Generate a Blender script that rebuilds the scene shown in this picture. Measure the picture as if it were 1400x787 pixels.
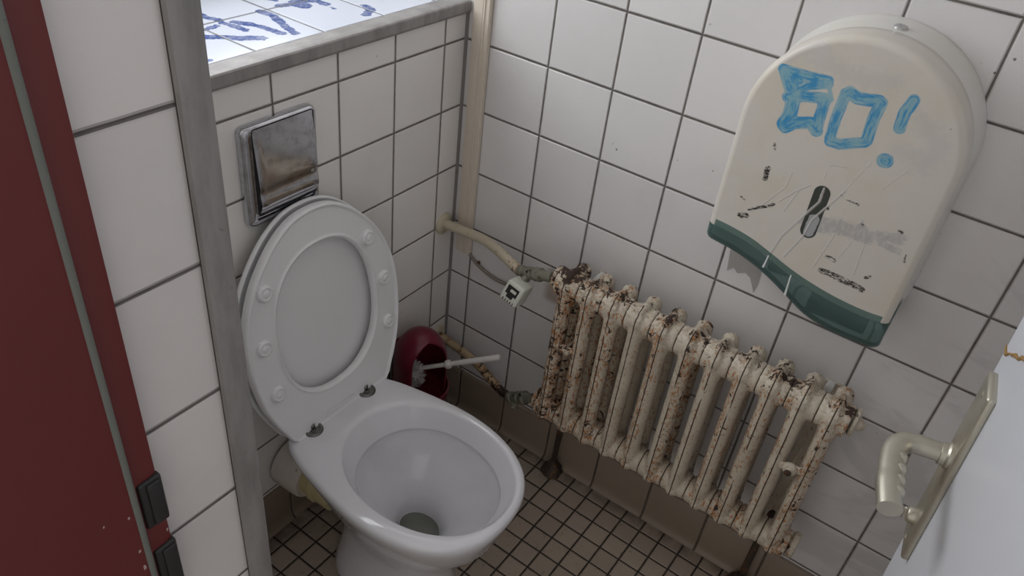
import bpy, bmesh, math, random
import numpy as np
from mathutils import Vector, Matrix, noise
random.seed(7)
PI = math.pi
S = bpy.context.scene
for o in list(bpy.data.objects):
    bpy.data.objects.remove(o)

# ------------------------------------------------------------------ camera
cd = bpy.data.cameras.new('camera'); cam = bpy.data.objects.new('camera', cd)
S.collection.objects.link(cam); S.camera = cam
R_ = (0.580, -0.808, 0.104); D_ = (-0.432, -0.413, -0.802); F_ = (0.691, 0.420, -0.589)
yaw, pitch, roll = 1.0245, 0.629, 0.129
def cam_basis(a, b, c):
    f = Vector((math.sin(a)*math.cos(b), math.cos(a)*math.cos(b), -math.sin(b)))
    r = f.cross(Vector((0, 0, 1))).normalized(); u = r.cross(f)
    return r*math.cos(c)+u*math.sin(c), u*math.cos(c)-r*math.sin(c), f
r3, u3, f3 = cam_basis(yaw, pitch, roll)
m = Matrix.Identity(4)
for i in range(3):
    m[i][0] = r3[i]; m[i][1] = u3[i]; m[i][2] = -f3[i]
m.translation = Vector((-1.329, -1.001, 1.599))
cam.matrix_world = m
cd.sensor_width = 36; cd.lens = 1079.07/1400*36; cd.clip_start = 0.02

# ------------------------------------------------------------------ light
S.view_settings.view_transform = 'Standard'; S.view_settings.look = 'None'
S.view_settings.gamma = 1.0; S.view_settings.use_curve_mapping = False
S.view_settings.exposure = 0.0
w = bpy.data.worlds.new('sky'); S.world = w; w.use_nodes = True
bg = w.node_tree.nodes['Background']; bg.inputs[0].default_value = (1.0, 0.965, 0.93, 1); bg.inputs[1].default_value = 0.74
def area(name, loc, rot, sx, sy, power, col):
    l = bpy.data.lights.new(name, 'AREA'); l.shape = 'RECTANGLE'; l.size = sx; l.size_y = sy
    l.energy = power; l.color = col
    o = bpy.data.objects.new(name, l); S.collection.objects.link(o); o.location = loc; o.rotation_euler = rot
    return o
# daylight entering through the window above the ledge
area('window_daylight', (-0.5, 0.41, 1.66), (math.radians(-80), 0, 0), 0.84, 0.86, 9.8, (0.94, 0.965, 1.0))

# ------------------------------------------------------------------ material helpers
def lin(r, g, b):
    f = lambda c: (c/255/12.92) if c/255 <= 0.04045 else ((c/255+0.055)/1.055)**2.4
    return (f(r), f(g), f(b), 1)
class NT:
    def __init__(s, name):
        s.m = bpy.data.materials.new(name); s.m.use_nodes = True
        s.t = s.m.node_tree; s.b = s.t.nodes['Principled BSDF']
    def n(s, typ, **kw):
        x = s.t.nodes.new(typ)
        for k, v in kw.items(): setattr(x, k, v)
        return x
    def put(s, sock, v):
        if hasattr(v, 'links') or isinstance(v, bpy.types.NodeSocket): s.t.links.new(v, sock)
        else: sock.default_value = v
    def math(s, op, a, b=None, c=None, clamp=False):
        x = s.n('ShaderNodeMath', operation=op, use_clamp=clamp)
        s.put(x.inputs[0], a)
        if b is not None: s.put(x.inputs[1], b)
        if c is not None: s.put(x.inputs[2], c)
        return x.outputs[0]
    def step(s, v, lo, hi, a=0.0, b=1.0):
        x = s.n('ShaderNodeMapRange', interpolation_type='SMOOTHSTEP')
        s.put(x.inputs[0], v); x.inputs[1].default_value = lo; x.inputs[2].default_value = hi
        x.inputs[3].default_value = a; x.inputs[4].default_value = b
        return x.outputs[0]
    def mix(s, f, a, b):
        x = s.n('ShaderNodeMix', data_type='RGBA')
        s.put(x.inputs[0], f); s.put(x.inputs[6], a); s.put(x.inputs[7], b)
        return x.outputs[2]
    def noise(s, vec, scale, detail=3, rough=0.55, dist=0.0, color=False):
        x = s.n('ShaderNodeTexNoise'); x.inputs['Scale'].default_value = scale
        x.inputs['Detail'].default_value = detail; x.inputs['Roughness'].default_value = rough
        x.inputs['Distortion'].default_value = dist
        if vec is not None: s.put(x.inputs['Vector'], vec)
        return x.outputs['Color' if color else 'Fac']
    def pos(s): return s.n('ShaderNodeNewGeometry').outputs['Position']
    def obj(s): return s.n('ShaderNodeTexCoord').outputs['Object']
    def xyz(s, v):
        x = s.n('ShaderNodeSeparateXYZ'); s.put(x.inputs[0], v); return x.outputs
    def mapv(s, v, scale=(1, 1, 1), loc=(0, 0, 0), rot=(0, 0, 0)):
        x = s.n('ShaderNodeMapping'); s.put(x.inputs[0], v)
        x.inputs['Scale'].default_value = scale; x.inputs['Location'].default_value = loc; x.inputs['Rotation'].default_value = rot
        return x.outputs[0]
    def attr(s, name): return s.n('ShaderNodeAttribute', attribute_name=name).outputs['Fac']
    def bump(s, h, strength=0.3, dist=0.001):
        x = s.n('ShaderNodeBump'); x.inputs['Strength'].default_value = strength; x.inputs['Distance'].default_value = dist
        s.put(x.inputs['Height'], h); s.t.links.new(x.outputs[0], s.b.inputs['Normal'])
    def set(s, **kw):
        names = {'col': 'Base Color', 'rough': 'Roughness', 'metal': 'Metallic', 'ior': 'IOR', 'trans': 'Transmission Weight',
                 'coat': 'Coat Weight', 'alpha': 'Alpha', 'spec': 'Specular IOR Level', 'sss': 'Subsurface Weight'}
        for k, v in kw.items(): s.put(s.b.inputs[names[k]], v)
        return s.m
def plain(name, col, rough=0.5, metal=0.0, var=0.06, scale=30, bump=0.0, dirt=None, dirt_th=0.62, spec=0.5):
    t = NT(name); p = t.pos(); nz = t.noise(p, scale, 4)
    a = tuple(c*(1-var) for c in col[:3])+(1,); b = tuple(min(1, c*(1+var)) for c in col[:3])+(1,)
    c = t.mix(nz, a, b)
    if dirt is not None:
        c = t.mix(t.step(t.noise(p, scale*1.7, 6, 0.7), dirt_th, dirt_th+0.06), c, dirt)
    if bump: t.bump(nz, bump, 0.001)
    return t.set(col=c, rough=rough, metal=metal, spec=spec)

def tile_mat(name, ua, u0, pu, va, v0, pv, tile, grout, hj=0.0018, rough=0.22, tint=0.05, specks=True, stain=None, holes=None, dirt_low=None):
    """square ceramic tiles with recessed joints, laid out in metres from a corner of the room"""
    t = NT(name); P = t.pos(); x = t.xyz(P)
    def dist(ax, o, p):
        q = t.math('DIVIDE', t.math('SUBTRACT', x[ax], o), p)
        f = t.math('FRACT', q)
        return t.math('MULTIPLY', t.math('MINIMUM', f, t.math('SUBTRACT', 1.0, f)), p), t.math('FLOOR', q)
    wob = t.math('MULTIPLY', t.math('SUBTRACT', t.noise(P, 45, 3), 0.5), 0.0009)
    du, iu = dist(ua, u0, pu); dv, iv = dist(va, v0, pv)
    d = t.math('ADD', t.math('MINIMUM', du, dv), wob)
    tm = t.step(d, hj-0.0003, hj+0.0005)
    cx = t.n('ShaderNodeCombineXYZ'); t.put(cx.inputs[0], iu); t.put(cx.inputs[1], iv)
    wn = t.n('ShaderNodeTexWhiteNoise', noise_dimensions='2D'); t.put(wn.inputs['Vector'], cx.outputs[0])
    k = t.math('ADD', 1.0-tint, t.math('MULTIPLY', wn.outputs['Value'], tint*2))
    sc = t.n('ShaderNodeMix', data_type='RGBA', blend_type='MULTIPLY'); sc.inputs[0].default_value = 1.0
    sc.inputs[6].default_value = tile
    cc = t.n('ShaderNodeCombineColor'); [t.put(cc.inputs[i], k) for i in range(3)]
    t.put(sc.inputs[7], cc.outputs[0]); col = sc.outputs[2]
    # faint film of dirt and small dark specks
    film = t.step(t.noise(P, 5, 5, 0.65), 0.45, 0.8, 0, 0.25)
    col = t.mix(film, col, tuple(c*0.72 for c in tile[:3])+(1,))
    if specks:
        vo = t.n('ShaderNodeTexVoronoi'); vo.inputs['Scale'].default_value = 38; t.put(vo.inputs['Vector'], P)
        near = t.step(vo.outputs['Distance'], 0.05, 0.11, 1, 0)
        rare = t.step(t.noise(P, 9, 3), 0.60, 0.66)
        col = t.mix(t.math('MULTIPLY', t.math('MULTIPLY', near, rare), 0.8), col, lin(60, 52, 46))
        sm = t.step(t.noise(t.mapv(P, (1, 1, 2.5)), 14, 6, 0.75, 1.5), 0.66, 0.78, 0, 0.22)
        col = t.mix(sm, col, lin(90, 88, 88))
    if stain: col = stain(t, P, x, col)
    gd = t.step(t.noise(P, 26, 4), 0.50, 0.70)
    g2 = tuple(c*0.45 for c in grout[:3])+(1,)
    gc = t.mix(t.math('MULTIPLY', gd, 0.7), grout, g2)
    col = t.mix(tm, gc, col)
    h = t.math('MINIMUM', d, 0.004)
    t.bump(h, 0.9, 1.0)
    rr = t.math('ADD', t.math('MULTIPLY', tm, rough-0.85), 0.85)
    return t.set(col=col, rough=rr)

# ------------------------------------------------------------------ object helpers
COL = S.collection
def tag(o, label=None, cat=None, group=None, kind=None):
    if label: o['label'] = label
    if cat: o['category'] = cat
    if group: o['group'] = group
    if kind: o['kind'] = kind
    return o
def thing(name, label, cat, loc=(0, 0, 0), group=None, mat=None):
    o = bpy.data.objects.new(name, None); COL.objects.link(o); o.empty_display_size = 0.05
    if mat is not None: o.matrix_world = mat
    else: o.location = loc
    return tag(o, label, cat, group)
def obj(name, bm, mat, parent=None, smooth=True, angle=40, local=False, mods=()):
    """link a bmesh given in world metres (or in the parent's own axes when local) as one object"""
    me = bpy.data.meshes.new(name); bm.normal_update(); bmesh.ops.recalc_face_normals(bm, faces=bm.faces)
    bm.to_mesh(me); bm.free()
    off = Vector((0, 0, 0))
    if parent is not None and not local:
        q = parent
        while q is not None: off += Vector(q.location); q = q.parent
        me.transform(Matrix.Translation(-off))
    if mat is not None: me.materials.append(mat)
    if smooth:
        for p in me.polygons: p.use_smooth = True
        me.set_sharp_from_angle(angle=math.radians(angle))
    o = bpy.data.objects.new(name, me); COL.objects.link(o)
    if parent is not None: o.parent = parent
    return o
def settle(o):
    """give a top-level single-mesh object its origin at the base centre"""
    vs = [v.co for v in o.data.vertices]
    c = Vector(((min(v.x for v in vs)+max(v.x for v in vs))/2, (min(v.y for v in vs)+max(v.y for v in vs))/2, min(v.z for v in vs)))
    o.data.transform(Matrix.Translation(-c)); o.location = c
    return o
def box(bm, a, b, bev=0.0, seg=2, mat=None):
    x0, x1 = sorted((a[0], b[0])); y0, y1 = sorted((a[1], b[1])); z0, z1 = sorted((a[2], b[2]))
    vs = bmesh.ops.create_cube(bm, size=1)['verts']
    for v in vs:
        v.co = Vector(((x0+x1)/2+v.co.x*(x1-x0), (y0+y1)/2+v.co.y*(y1-y0), (z0+z1)/2+v.co.z*(z1-z0)))
    if bev:
        es = list({e for v in vs for e in v.link_edges})
        r = bmesh.ops.bevel(bm, geom=es, offset=bev, segments=seg, profile=0.5, affect='EDGES')
        vs = list({v for f in r['faces'] for v in f.verts} | {v for v in vs if v.is_valid})
    if mat is not None: bmesh.ops.transform(bm, matrix=mat, verts=[v for v in vs if v.is_valid])
    return bm
def catmull(pts, n=8):
    P = [Vector(p) for p in pts]; P = [P[0]*2-P[1]]+P+[P[-1]*2-P[-2]]; out = []
    for i in range(1, len(P)-2):
        a, b, c, d = P[i-1:i+3]
        for k in range(n):
            t = k/n
            out.append(0.5*((2*b)+(c-a)*t+(2*a-5*b+4*c-d)*t*t+(3*b-a-3*c+d)*t**3))
    out.append(P[-2]); return out
def tube(bm, pts, rad, seg=16, caps=True, flat=1.0):
    pts = [Vector(p) for p in pts]; n = len(pts)
    rad = rad if isinstance(rad, (list, tuple)) else [rad]*n
    if len(rad) != n:
        rad = [rad[min(len(rad)-1, int(i/(n-1)*(len(rad)-1)))]*(1-(i/(n-1)*(len(rad)-1))%1)+rad[min(len(rad)-1, int(i/(n-1)*(len(rad)-1))+1)]*((i/(n-1)*(len(rad)-1))%1) for i in range(n)]
    t0 = (pts[1]-pts[0]).normalized(); ref = Vector((0, 0, 1)) if abs(t0.z) < 0.9 else Vector((1, 0, 0))
    u = t0.cross(ref).normalized(); rings = []
    for i, p in enumerate(pts):
        t = (pts[min(i+1, n-1)]-pts[max(i-1, 0)]).normalized()
        u = (u-t*u.dot(t)).normalized(); v = t.cross(u)
        rings.append([bm.verts.new(p+(u*math.cos(2*PI*k/seg)+v*flat*math.sin(2*PI*k/seg))*rad[i]) for k in range(seg)])
    for a, b in zip(rings, rings[1:]):
        for k in range(seg): bm.faces.new((a[k], a[(k+1) % seg], b[(k+1) % seg], b[k]))
    if caps:
        bm.faces.new(rings[0][::-1]); bm.faces.new(rings[-1])
    return bm
def lathe(bm, prof, axis_o, axis_d, seg=32, caps=True):
    """prof: (distance along axis, radius)"""
    d = Vector(axis_d).normalized(); ref = Vector((0, 0, 1)) if abs(d.z) < 0.9 else Vector((1, 0, 0))
    u = d.cross(ref).normalized(); v = d.cross(u); o = Vector(axis_o); rings = []
    for h, r in prof:
        rings.append([bm.verts.new(o+d*h+(u*math.cos(2*PI*k/seg)+v*math.sin(2*PI*k/seg))*max(r, 1e-5)) for k in range(seg)])
    for a, b in zip(rings, rings[1:]):
        for k in range(seg): bm.faces.new((a[k], a[(k+1) % seg], b[(k+1) % seg], b[k]))
    if caps:
        bm.faces.new(rings[0][::-1]); bm.faces.new(rings[-1])
    return bm
def loft(bm, rings, close0=False, close1=False, cyc=True):
    R = [[bm.verts.new(Vector(p)) for p in r] for r in rings]; n = len(R[0])
    for a, b in zip(R, R[1:]):
        for k in range(n if cyc else n-1): bm.faces.new((a[k], a[(k+1) % n], b[(k+1) % n], b[k]))
    if close0: bm.faces.new(R[0][::-1])
    if close1: bm.faces.new(R[-1])
    return R
def interp(tab, x):
    xs = [a for a, _ in tab]; ys = [b for _, b in tab]
    return float(np.interp(x, xs, ys))
def resample(poly, n):
    """closed smooth resampling of an outline"""
    P = [Vector(p) for p in poly]; m_ = len(P); dense = []
    for i in range(m_):
        a, b, c, d = P[(i-1) % m_], P[i], P[(i+1) % m_], P[(i+2) % m_]
        for k in range(16):
            t = k/16
            dense.append(0.5*((2*b)+(c-a)*t+(2*a-5*b+4*c-d)*t*t+(3*b-a-3*c+d)*t**3))
    L = [0]
    for i in range(len(dense)): L.append(L[-1]+(dense[(i+1) % len(dense)]-dense[i]).length)
    out = []; j = 0
    for k in range(n):
        s = L[-1]*k/n
        while L[j+1] < s: j += 1
        t = (s-L[j])/max(1e-9, L[j+1]-L[j]); out.append(dense[j % len(dense)].lerp(dense[(j+1) % len(dense)], t))
    return out
def sdf(marks, A, B):
    """signed distance of points (A,B) to a set of round-ended strokes; negative inside"""
    d = np.full(A.shape, 9.0)
    for pts, hw in marks:
        for (a0, b0), (a1, b1) in zip(pts, pts[1:]):
            vx, vy = a1-a0, b1-b0; L = max(1e-12, vx*vx+vy*vy)
            t = np.clip(((A-a0)*vx+(B-b0)*vy)/L, 0, 1)
            d = np.minimum(d, np.hypot(A-a0-t*vx, B-b0-t*vy)-hw)
    return d
def put_attr(me, name, vals):
    at = me.attributes.new(name, 'FLOAT', 'POINT'); at.data.foreach_set('value', np.asarray(vals, dtype=np.float32).ravel())
BLUE= [([(-0.6955, 1.2071), (-0.7345, 1.2082), (-0.7648, 1.2104)], 0.0069), ([(-0.6974, 1.2052), (-0.7137, 1.1817)], 0.0072), ([(-0.6989, 1.2044), (-0.7257, 1.198)], 0.0075), ([(-0.7189, 1.1733), (-0.739, 1.1948), (-0.7664, 1.2061)], 0.0065), ([(-0.7152, 1.1695), (-0.7443, 1.1792), (-0.7679, 1.1845)], 0.0078), ([(-0.7253, 1.1653), (-0.7269, 1.1452), (-0.7227, 1.1267)], 0.0102), ([(-0.7697, 1.1826), (-0.7703, 1.1602), (-0.772, 1.1337)], 0.008), ([(-0.7265, 1.1227), (-0.7379, 1.1347), (-0.7614, 1.143), (-0.7731, 1.1341)], 0.0086), ([(-0.7656, 1.2083), (-0.7783, 1.1855)], 0.0028), ([(-0.7988, 1.204), (-0.8131, 1.1995), (-0.841, 1.204)], 0.0085), ([(-0.8448, 1.2028), (-0.8431, 1.1804), (-0.8452, 1.1436)], 0.008), ([(-0.7942, 1.2005), (-0.7933, 1.1631), (-0.7952, 1.1304)], 0.0074), ([(-0.7968, 1.1258), (-0.8113, 1.1259), (-0.8438, 1.1411)], 0.0076), ([(-0.8835, 1.2193), (-0.8791, 1.2001), (-0.8806, 1.1764)], 0.0077), ([(-0.8791, 1.1243), (-0.8803, 1.1243)], 0.0102)]
BLACK= [([(-0.7211, 1.0481), (-0.7219, 1.0309)], 0.0041), ([(-0.8399, 1.0498), (-0.8542, 1.0457), (-0.8686, 1.0453)], 0.0013), ([(-0.6992, 0.9528), (-0.7105, 0.9562)], 0.0047), ([(-0.7109, 0.9671), (-0.7479, 0.9929)], 0.0021), ([(-0.8553, 0.9157), (-0.8844, 0.9151), (-0.9229, 0.9102)], 0.0051), ([(-0.8555, 0.9426), (-0.8684, 0.9416)], 0.003), ([(-0.9394, 1.0274), (-0.9415, 1.0269)], 0.0037), ([(-0.9599, 0.9943), (-0.9621, 0.9832)], 0.0016), ([(-0.8278, 1.0196), (-0.8295, 1.0241)], 0.0026), ([(-0.6933, 0.9854), (-0.7013, 0.9808)], 0.0014), ([(-0.7182, 1.0922), (-0.7233, 1.0816)], 0.0017), ([(-0.8845, 1.0166), (-0.8875, 1.0153)], 0.0019), ([(-0.9223, 0.9342), (-0.9265, 0.9375)], 0.003)]
SLOT= [([(-0.8134, 1.042), (-0.814, 0.9734)], 0.0129)]
SCR= [([(-0.8135, 1.0512), (-0.8137, 1.0267), (-0.799, 0.9958), (-0.7768, 0.9465), (-0.7677, 0.9012), (-0.766, 0.877)], 0.0018), ([(-0.843, 1.059), (-0.8266, 1.0229), (-0.8131, 0.9943), (-0.8088, 0.9612), (-0.7913, 0.9125)], 0.0015), ([(-0.8627, 1.1157), (-0.8501, 1.0832), (-0.8397, 1.0504)], 0.0006), ([(-0.7913, 1.0487), (-0.7739, 1.0304), (-0.7535, 1.003)], 0.001), ([(-0.7583, 1.0573), (-0.7567, 1.0308), (-0.7291, 0.9848)], 0.0008), ([(-0.7788, 1.0362), (-0.7661, 0.991)], 0.0009), ([(-0.8065, 1.0621), (-0.8092, 1.0915), (-0.8331, 1.0956)], 0.0006), ([(-0.9137, 1.1222), (-0.8905, 1.0822)], 0.0006), ([(-0.853, 0.9853), (-0.8404, 0.9137)], 0.0009), ([(-0.8992, 0.9837), (-0.9024, 0.9302)], 0.0008), ([(-0.8802, 0.9825), (-0.8717, 0.9511)], 0.0007)]
GREY= [([(-0.8094, 0.985), (-0.8311, 0.9908)], 0.012), ([(-0.8299, 0.9941), (-0.8608, 1.0003), (-0.8865, 1.0006)], 0.0124), ([(-0.8865, 1.0006), (-0.9186, 1.0079), (-0.9428, 1.0172)], 0.0088), ([(-0.8857, 1.0116), (-0.9022, 0.9927)], 0.0071), ([(-0.9052, 1.0017), (-0.9481, 0.9955)], 0.005)]
DRIP= [([(-0.7683, 0.8992), (-0.7661, 0.8779)], 0.0025), ([(-0.8139, 0.8813), (-0.8161, 0.8445)], 0.0025)]
SILL= [([(-0.4742, 0.2497), (-0.4769, 0.2179), (-0.469, 0.1884)], 0.0056), ([(-0.5329, 0.1671), (-0.5174, 0.1644), (-0.4913, 0.1676)], 0.0049), ([(-0.5496, 0.1446), (-0.5204, 0.1224), (-0.4971, 0.0959), (-0.4695, 0.0775)], 0.0076), ([(-0.4725, 0.1722), (-0.4671, 0.1404), (-0.4644, 0.1247)], 0.005), ([(-0.4541, 0.1681), (-0.4381, 0.1375), (-0.4314, 0.1), (-0.4277, 0.0745)], 0.0059), ([(-0.3801, 0.1874), (-0.3797, 0.1524), (-0.3993, 0.0993), (-0.4101, 0.0612)], 0.0061), ([(-0.3312, 0.1884), (-0.3102, 0.1841), (-0.3013, 0.1621)], 0.0067), ([(-0.2926, 0.1877), (-0.2962, 0.1638)], 0.0115), ([(-0.2709, 0.1833), (-0.2581, 0.169), (-0.2567, 0.1466)], 0.0064), ([(-0.3357, 0.2442), (-0.3178, 0.2159)], 0.0029), ([(-0.2022, 0.0976), (-0.2109, 0.0718), (-0.2385, 0.0604)], 0.0064), ([(-0.6068, 0.0538), (-0.5974, 0.0502)], 0.0044), ([(-0.262, 0.1292), (-0.2613, 0.1182)], 0.0019)]

# ------------------------------------------------------------------ materials
WT = lin(224, 222, 222); WG = lin(124, 119, 114)
def wall_stain(t, P, x, col):
    # rust-brown run beneath the radiator valve and grey rubbed marks beside the towel dispenser
    def bx(ax, a, b, s): return t.math('MULTIPLY', t.step(x[ax], a-s, a+s), t.step(x[ax], b-s, b+s, 1, 0))
    m_ = t.math('MULTIPLY', bx(1, -0.40, -0.285, 0.012), bx(2, 0.485, 0.578, 0.010))
    col = t.mix(t.math('MULTIPLY', m_, 0.60), col, lin(146, 114, 90))
    q = t.math('MULTIPLY', bx(1, -1.25, -1.00, 0.02), t.step(t.noise(t.mapv(P, (1, 1, 1.6)), 3.2, 4, 0.6, 1.5), 0.50, 0.62, 0, 0.16))
    return t.mix(q, col, lin(110, 108, 108))
m_right = tile_mat('right_wall_tiles', 1, -0.211, 0.15, 2, 0.129, 0.15, WT, WG, stain=wall_stain)
m_back = tile_mat('back_wall_tiles', 0, -0.07, 0.15, 2, 0.129, 0.15, lin(232, 229, 225), WG)
m_reveal = tile_mat('reveal_tiles', 0, -0.3, 0.9, 2, 0.129, 0.15, lin(218, 214, 212), lin(116, 112, 110), specks=False)
m_side = tile_mat('side_wall_tiles', 1, 0.12, 0.15, 2, 0.129, 0.15, WT, WG)
SK = lin(140, 125, 110)
m_skr = tile_mat('skirting_tiles_right', 1, -0.516, 0.1488, 2, -0.5, 5, SK, lin(96, 84, 74), rough=0.45, specks=False)
m_skb = tile_mat('skirting_tiles_back', 0, -0.118, 0.1488, 2, -0.5, 5, lin(128, 113, 99), lin(96, 84, 74), rough=0.45, specks=False)
def floor_tone(t, P, x, col):  # patchy darker brown towards the right and back walls, plus scattered specks
    k = t.math('MAXIMUM', t.step(x[0], -0.07, -0.005), t.step(x[1], -0.09, -0.01))
    k = t.math('MULTIPLY', k, t.step(t.noise(P, 18, 5, 0.7), 0.35, 0.62, 0.15, 0.85))
    sp = t.math('MULTIPLY', t.step(t.noise(P, 60, 5, 0.7), 0.60, 0.66), 0.45)
    return t.mix(t.math('MAXIMUM', k, sp), col, lin(78, 68, 58))
m_floor = tile_mat('mosaic_floor', 0, -0.0025, 0.0525, 1, -0.053, 0.0525, lin(164, 150, 136), lin(46, 37, 31), hj=0.0016, rough=0.42, tint=0.07, specks=False, stain=floor_tone)
m_plaster = plain('plaster', lin(226, 224, 220), 0.9)
def metal_trim(name, c):
    t = NT(name); p = t.pos(); a = t.noise(t.mapv(p, (1, 1, 0.25)), 30, 6, 0.7); b = t.noise(p, 140, 4)
    col = t.mix(t.step(a, 0.35, 0.7), c, tuple(v*0.7 for v in c[:3])+(1,))
    col = t.mix(t.step(b, 0.68, 0.76, 0, 0.35), col, lin(90, 88, 86))
    return t.set(col=col, rough=0.48, metal=0.15)
m_trim = metal_trim('aluminium_trim', lin(150, 147, 145))
m_seal = plain('grey_sealant', lin(132, 128, 126), 0.7, dirt=lin(100, 95, 90))
def sill_material():
    t = NT('sill_tiles'); P = t.pos(); x = t.xyz(P)
    def dist(ax, o, p):
        f = t.math('FRACT', t.math('DIVIDE', t.math('SUBTRACT', x[ax], o), p))
        return t.math('MULTIPLY', t.math('MINIMUM', f, t.math('SUBTRACT', 1.0, f)), p)
    d = t.math('MINIMUM', dist(0, -0.0625, 0.151), dist(1, 0.0345, 0.151)); tm = t.step(d, 0.0014, 0.0024)
    e = t.attr('paint'); nz = t.noise(P, 160, 5, 0.7); nl = t.noise(P, 45, 4, 0.6)
    jit = t.math('ADD', e, t.math('MULTIPLY', t.math('SUBTRACT', nz, 0.5), 0.010))
    jit = t.math('ADD', jit, t.math('MULTIPLY', t.math('SUBTRACT', nl, 0.5), 0.014))
    ms = t.step(jit, -0.0008, 0.0006, 1, 0)
    thin = t.step(t.noise(P, 70, 5, 0.7), 0.35, 0.68, 1.0, 0.6)
    col = t.mix(t.math('MULTIPLY', ms, thin), lin(202, 208, 220), lin(14, 60, 134))  # faint blue of the window light put into the white tile colour
    col = t.mix(tm, lin(128, 130, 134), col)
    t.bump(t.math('MINIMUM', d, 0.004), 0.8, 1.0)
    return t.set(col=col, rough=0.2)
m_sill = sill_material()
m_ceramic = NT('white_ceramic')
c0 = m_ceramic.pos(); m_ceramic = m_ceramic.set(col=m_ceramic.mix(m_ceramic.step(m_ceramic.noise(c0, 9, 5), .4, .75, 0, .35), lin(222, 222, 226), lin(200, 197, 196)), rough=0.09, coat=0.3)
m_plastic = plain('white_seat_plastic', lin(228, 228, 229), 0.3, var=0.015)
m_plasticlid = plain('white_lid_plastic', lin(228, 228, 229), 0.33, var=0.02)

# ------------------------------------------------------------------ the room
bm = bmesh.new(); box(bm, (-3.0, -3.0, -0.12), (0.14, 0.5, 0.0))
tag(obj('floor', bm, m_floor, smooth=False), 'beige five centimetre mosaic tiled floor with dark joints', 'floor', kind='structure')
bm = bmesh.new(); box(bm, (0.0, -1.42, 0), (0.14, 0.5, 2.5))
tag(obj('wall_right', bm, m_right, smooth=False), 'white square tiled wall behind the radiator and towel dispenser', 'wall', kind='structure')
bm = bmesh.new(); box(bm, (-1.0, 0.0, 0), (0.0, 0.46, 1.094))
tag(obj('wall_back', bm, m_back, smooth=False), 'white tiled half-height wall behind the toilet', 'wall', kind='structure')
# upper back wall with the window opening above the ledge
bm = bmesh.new()
box(bm, (-1.0, 0.34, 1.11), (0.0, 0.46, 1.22)); box(bm, (-1.0, 0.34, 2.10), (0.0, 0.46, 2.5))
box(bm, (-1.0, 0.34, 1.22), (-0.93, 0.46, 2.10)); box(bm, (-0.07, 0.34, 1.22), (0.0, 0.46, 2.10))
tag(obj('wall_window', bm, m_plaster, smooth=False), 'pale wall around the window above the tiled ledge', 'wall', kind='structure')
bm = bmesh.new()
for a, b in (((-0.93, .345, 1.22), (-0.89, .39, 2.10)), ((-0.11, .345, 1.22), (-0.07, .39, 2.10)), ((-0.89, .345, 1.22), (-0.11, .39, 1.26)), ((-0.89, .345, 2.06), (-0.11, .39, 2.10))):
    box(bm, a, b, 0.003, 1)
tag(obj('window_1', bm, plain('window_paint', lin(225, 225, 225), 0.4), smooth=False), 'white window frame above the tiled ledge', 'window', kind='structure')
bm = bmesh.new(); box(bm, (-1.36, -0.48, 0), (-1.0, 0.46, 2.5))
tag(obj('wall_left', bm, m_reveal, smooth=False), 'white tiled end of the wall beside the red door frame', 'wall', kind='structure')
bm = bmesh.new(); box(bm, (-1.36, -3.0, 0), (-1.0, -1.26, 2.08))  # unseen wall, kept low and without lintel to let more light in
tag(obj('wall_near', bm, m_plaster, smooth=False), 'wall on the hinge side of the doorway', 'wall', kind='structure')
bm = bmesh.new(); box(bm, (-1.0, -1.42, 0), (0.14, -1.30, 1.98))  # unseen wall, lowered so outside light passes over it to the back wall
tag(obj('wall_front', bm, m_side, smooth=False), 'tiled wall behind the opened white door', 'wall', kind='structure')
bm = bmesh.new(); box(bm, (-1.36, -1.42, 2.5), (0.14, 0.46, 2.6))
tag(obj('ceiling', bm, m_plaster, smooth=False), 'plain white ceiling of the toilet cubicle', 'ceiling', kind='structure')

# tiled sill on the ledge, a fine grid that carries the dried paint strokes
nx, ny = 330, 110; xs = np.linspace(-1.0, 0.0, nx); ys = np.linspace(0.0335, 0.34, ny)
bm = bmesh.new(); A, B = np.meshgrid(xs, ys); vv = [bm.verts.new((float(a), float(b), 1.108)) for a, b in zip(A.ravel(), B.ravel())]
for j in range(ny-1):
    for i in range(nx-1): bm.faces.new((vv[j*nx+i], vv[j*nx+i+1], vv[(j+1)*nx+i+1], vv[(j+1)*nx+i]))
lo = [bm.verts.new((a, b, 1.095)) for a, b in ((-1.0, .0335), (0.0, .0335), (0.0, .34), (-1.0, .34))]
bm.faces.new(lo)
me = bpy.data.meshes.new('sill'); bm.to_mesh(me); bm.free(); me.materials.append(m_sill)
vals = np.full(len(me.vertices), 1.0); vals[:nx*ny] = sdf([(p_, w_*1.45) for p_, w_ in SILL], A.ravel(), B.ravel()); put_attr(me, 'paint', vals)
o = bpy.data.objects.new('trim_5', me); COL.objects.link(o)
tag(o, 'bright white tiled window ledge with smeared dark blue paint', 'window ledge', kind='structure')
# aluminium nosing along the ledge
prof = [(0.006, 1.1115), (-0.004, 1.1120), (-0.0085, 1.1108), (-0.0108, 1.1085), (-0.0115, 1.091), (-0.009, 1.086), (-0.002, 1.0855), (0.0, 1.087), (0.004, 1.100)]
bm = bmesh.new(); loft(bm, [[(x_, a, b) for a, b in prof] for x_ in (-1.0, -0.004)], True, True)
prof2 = [(-0.0005, 1.0945), (0.0330, 1.0945), (0.0330, 1.1090), (0.0315, 1.1100), (-0.0005, 1.1119)]
loft(bm, [[(x_, a, b) for a, b in prof2] for x_ in (-1.0, -0.004)], True, True)
tag(obj('trim_1', bm, m_trim, angle=24), 'scuffed grey metal nosing along the front of the ledge', 'edge trim', kind='structure')
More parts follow.
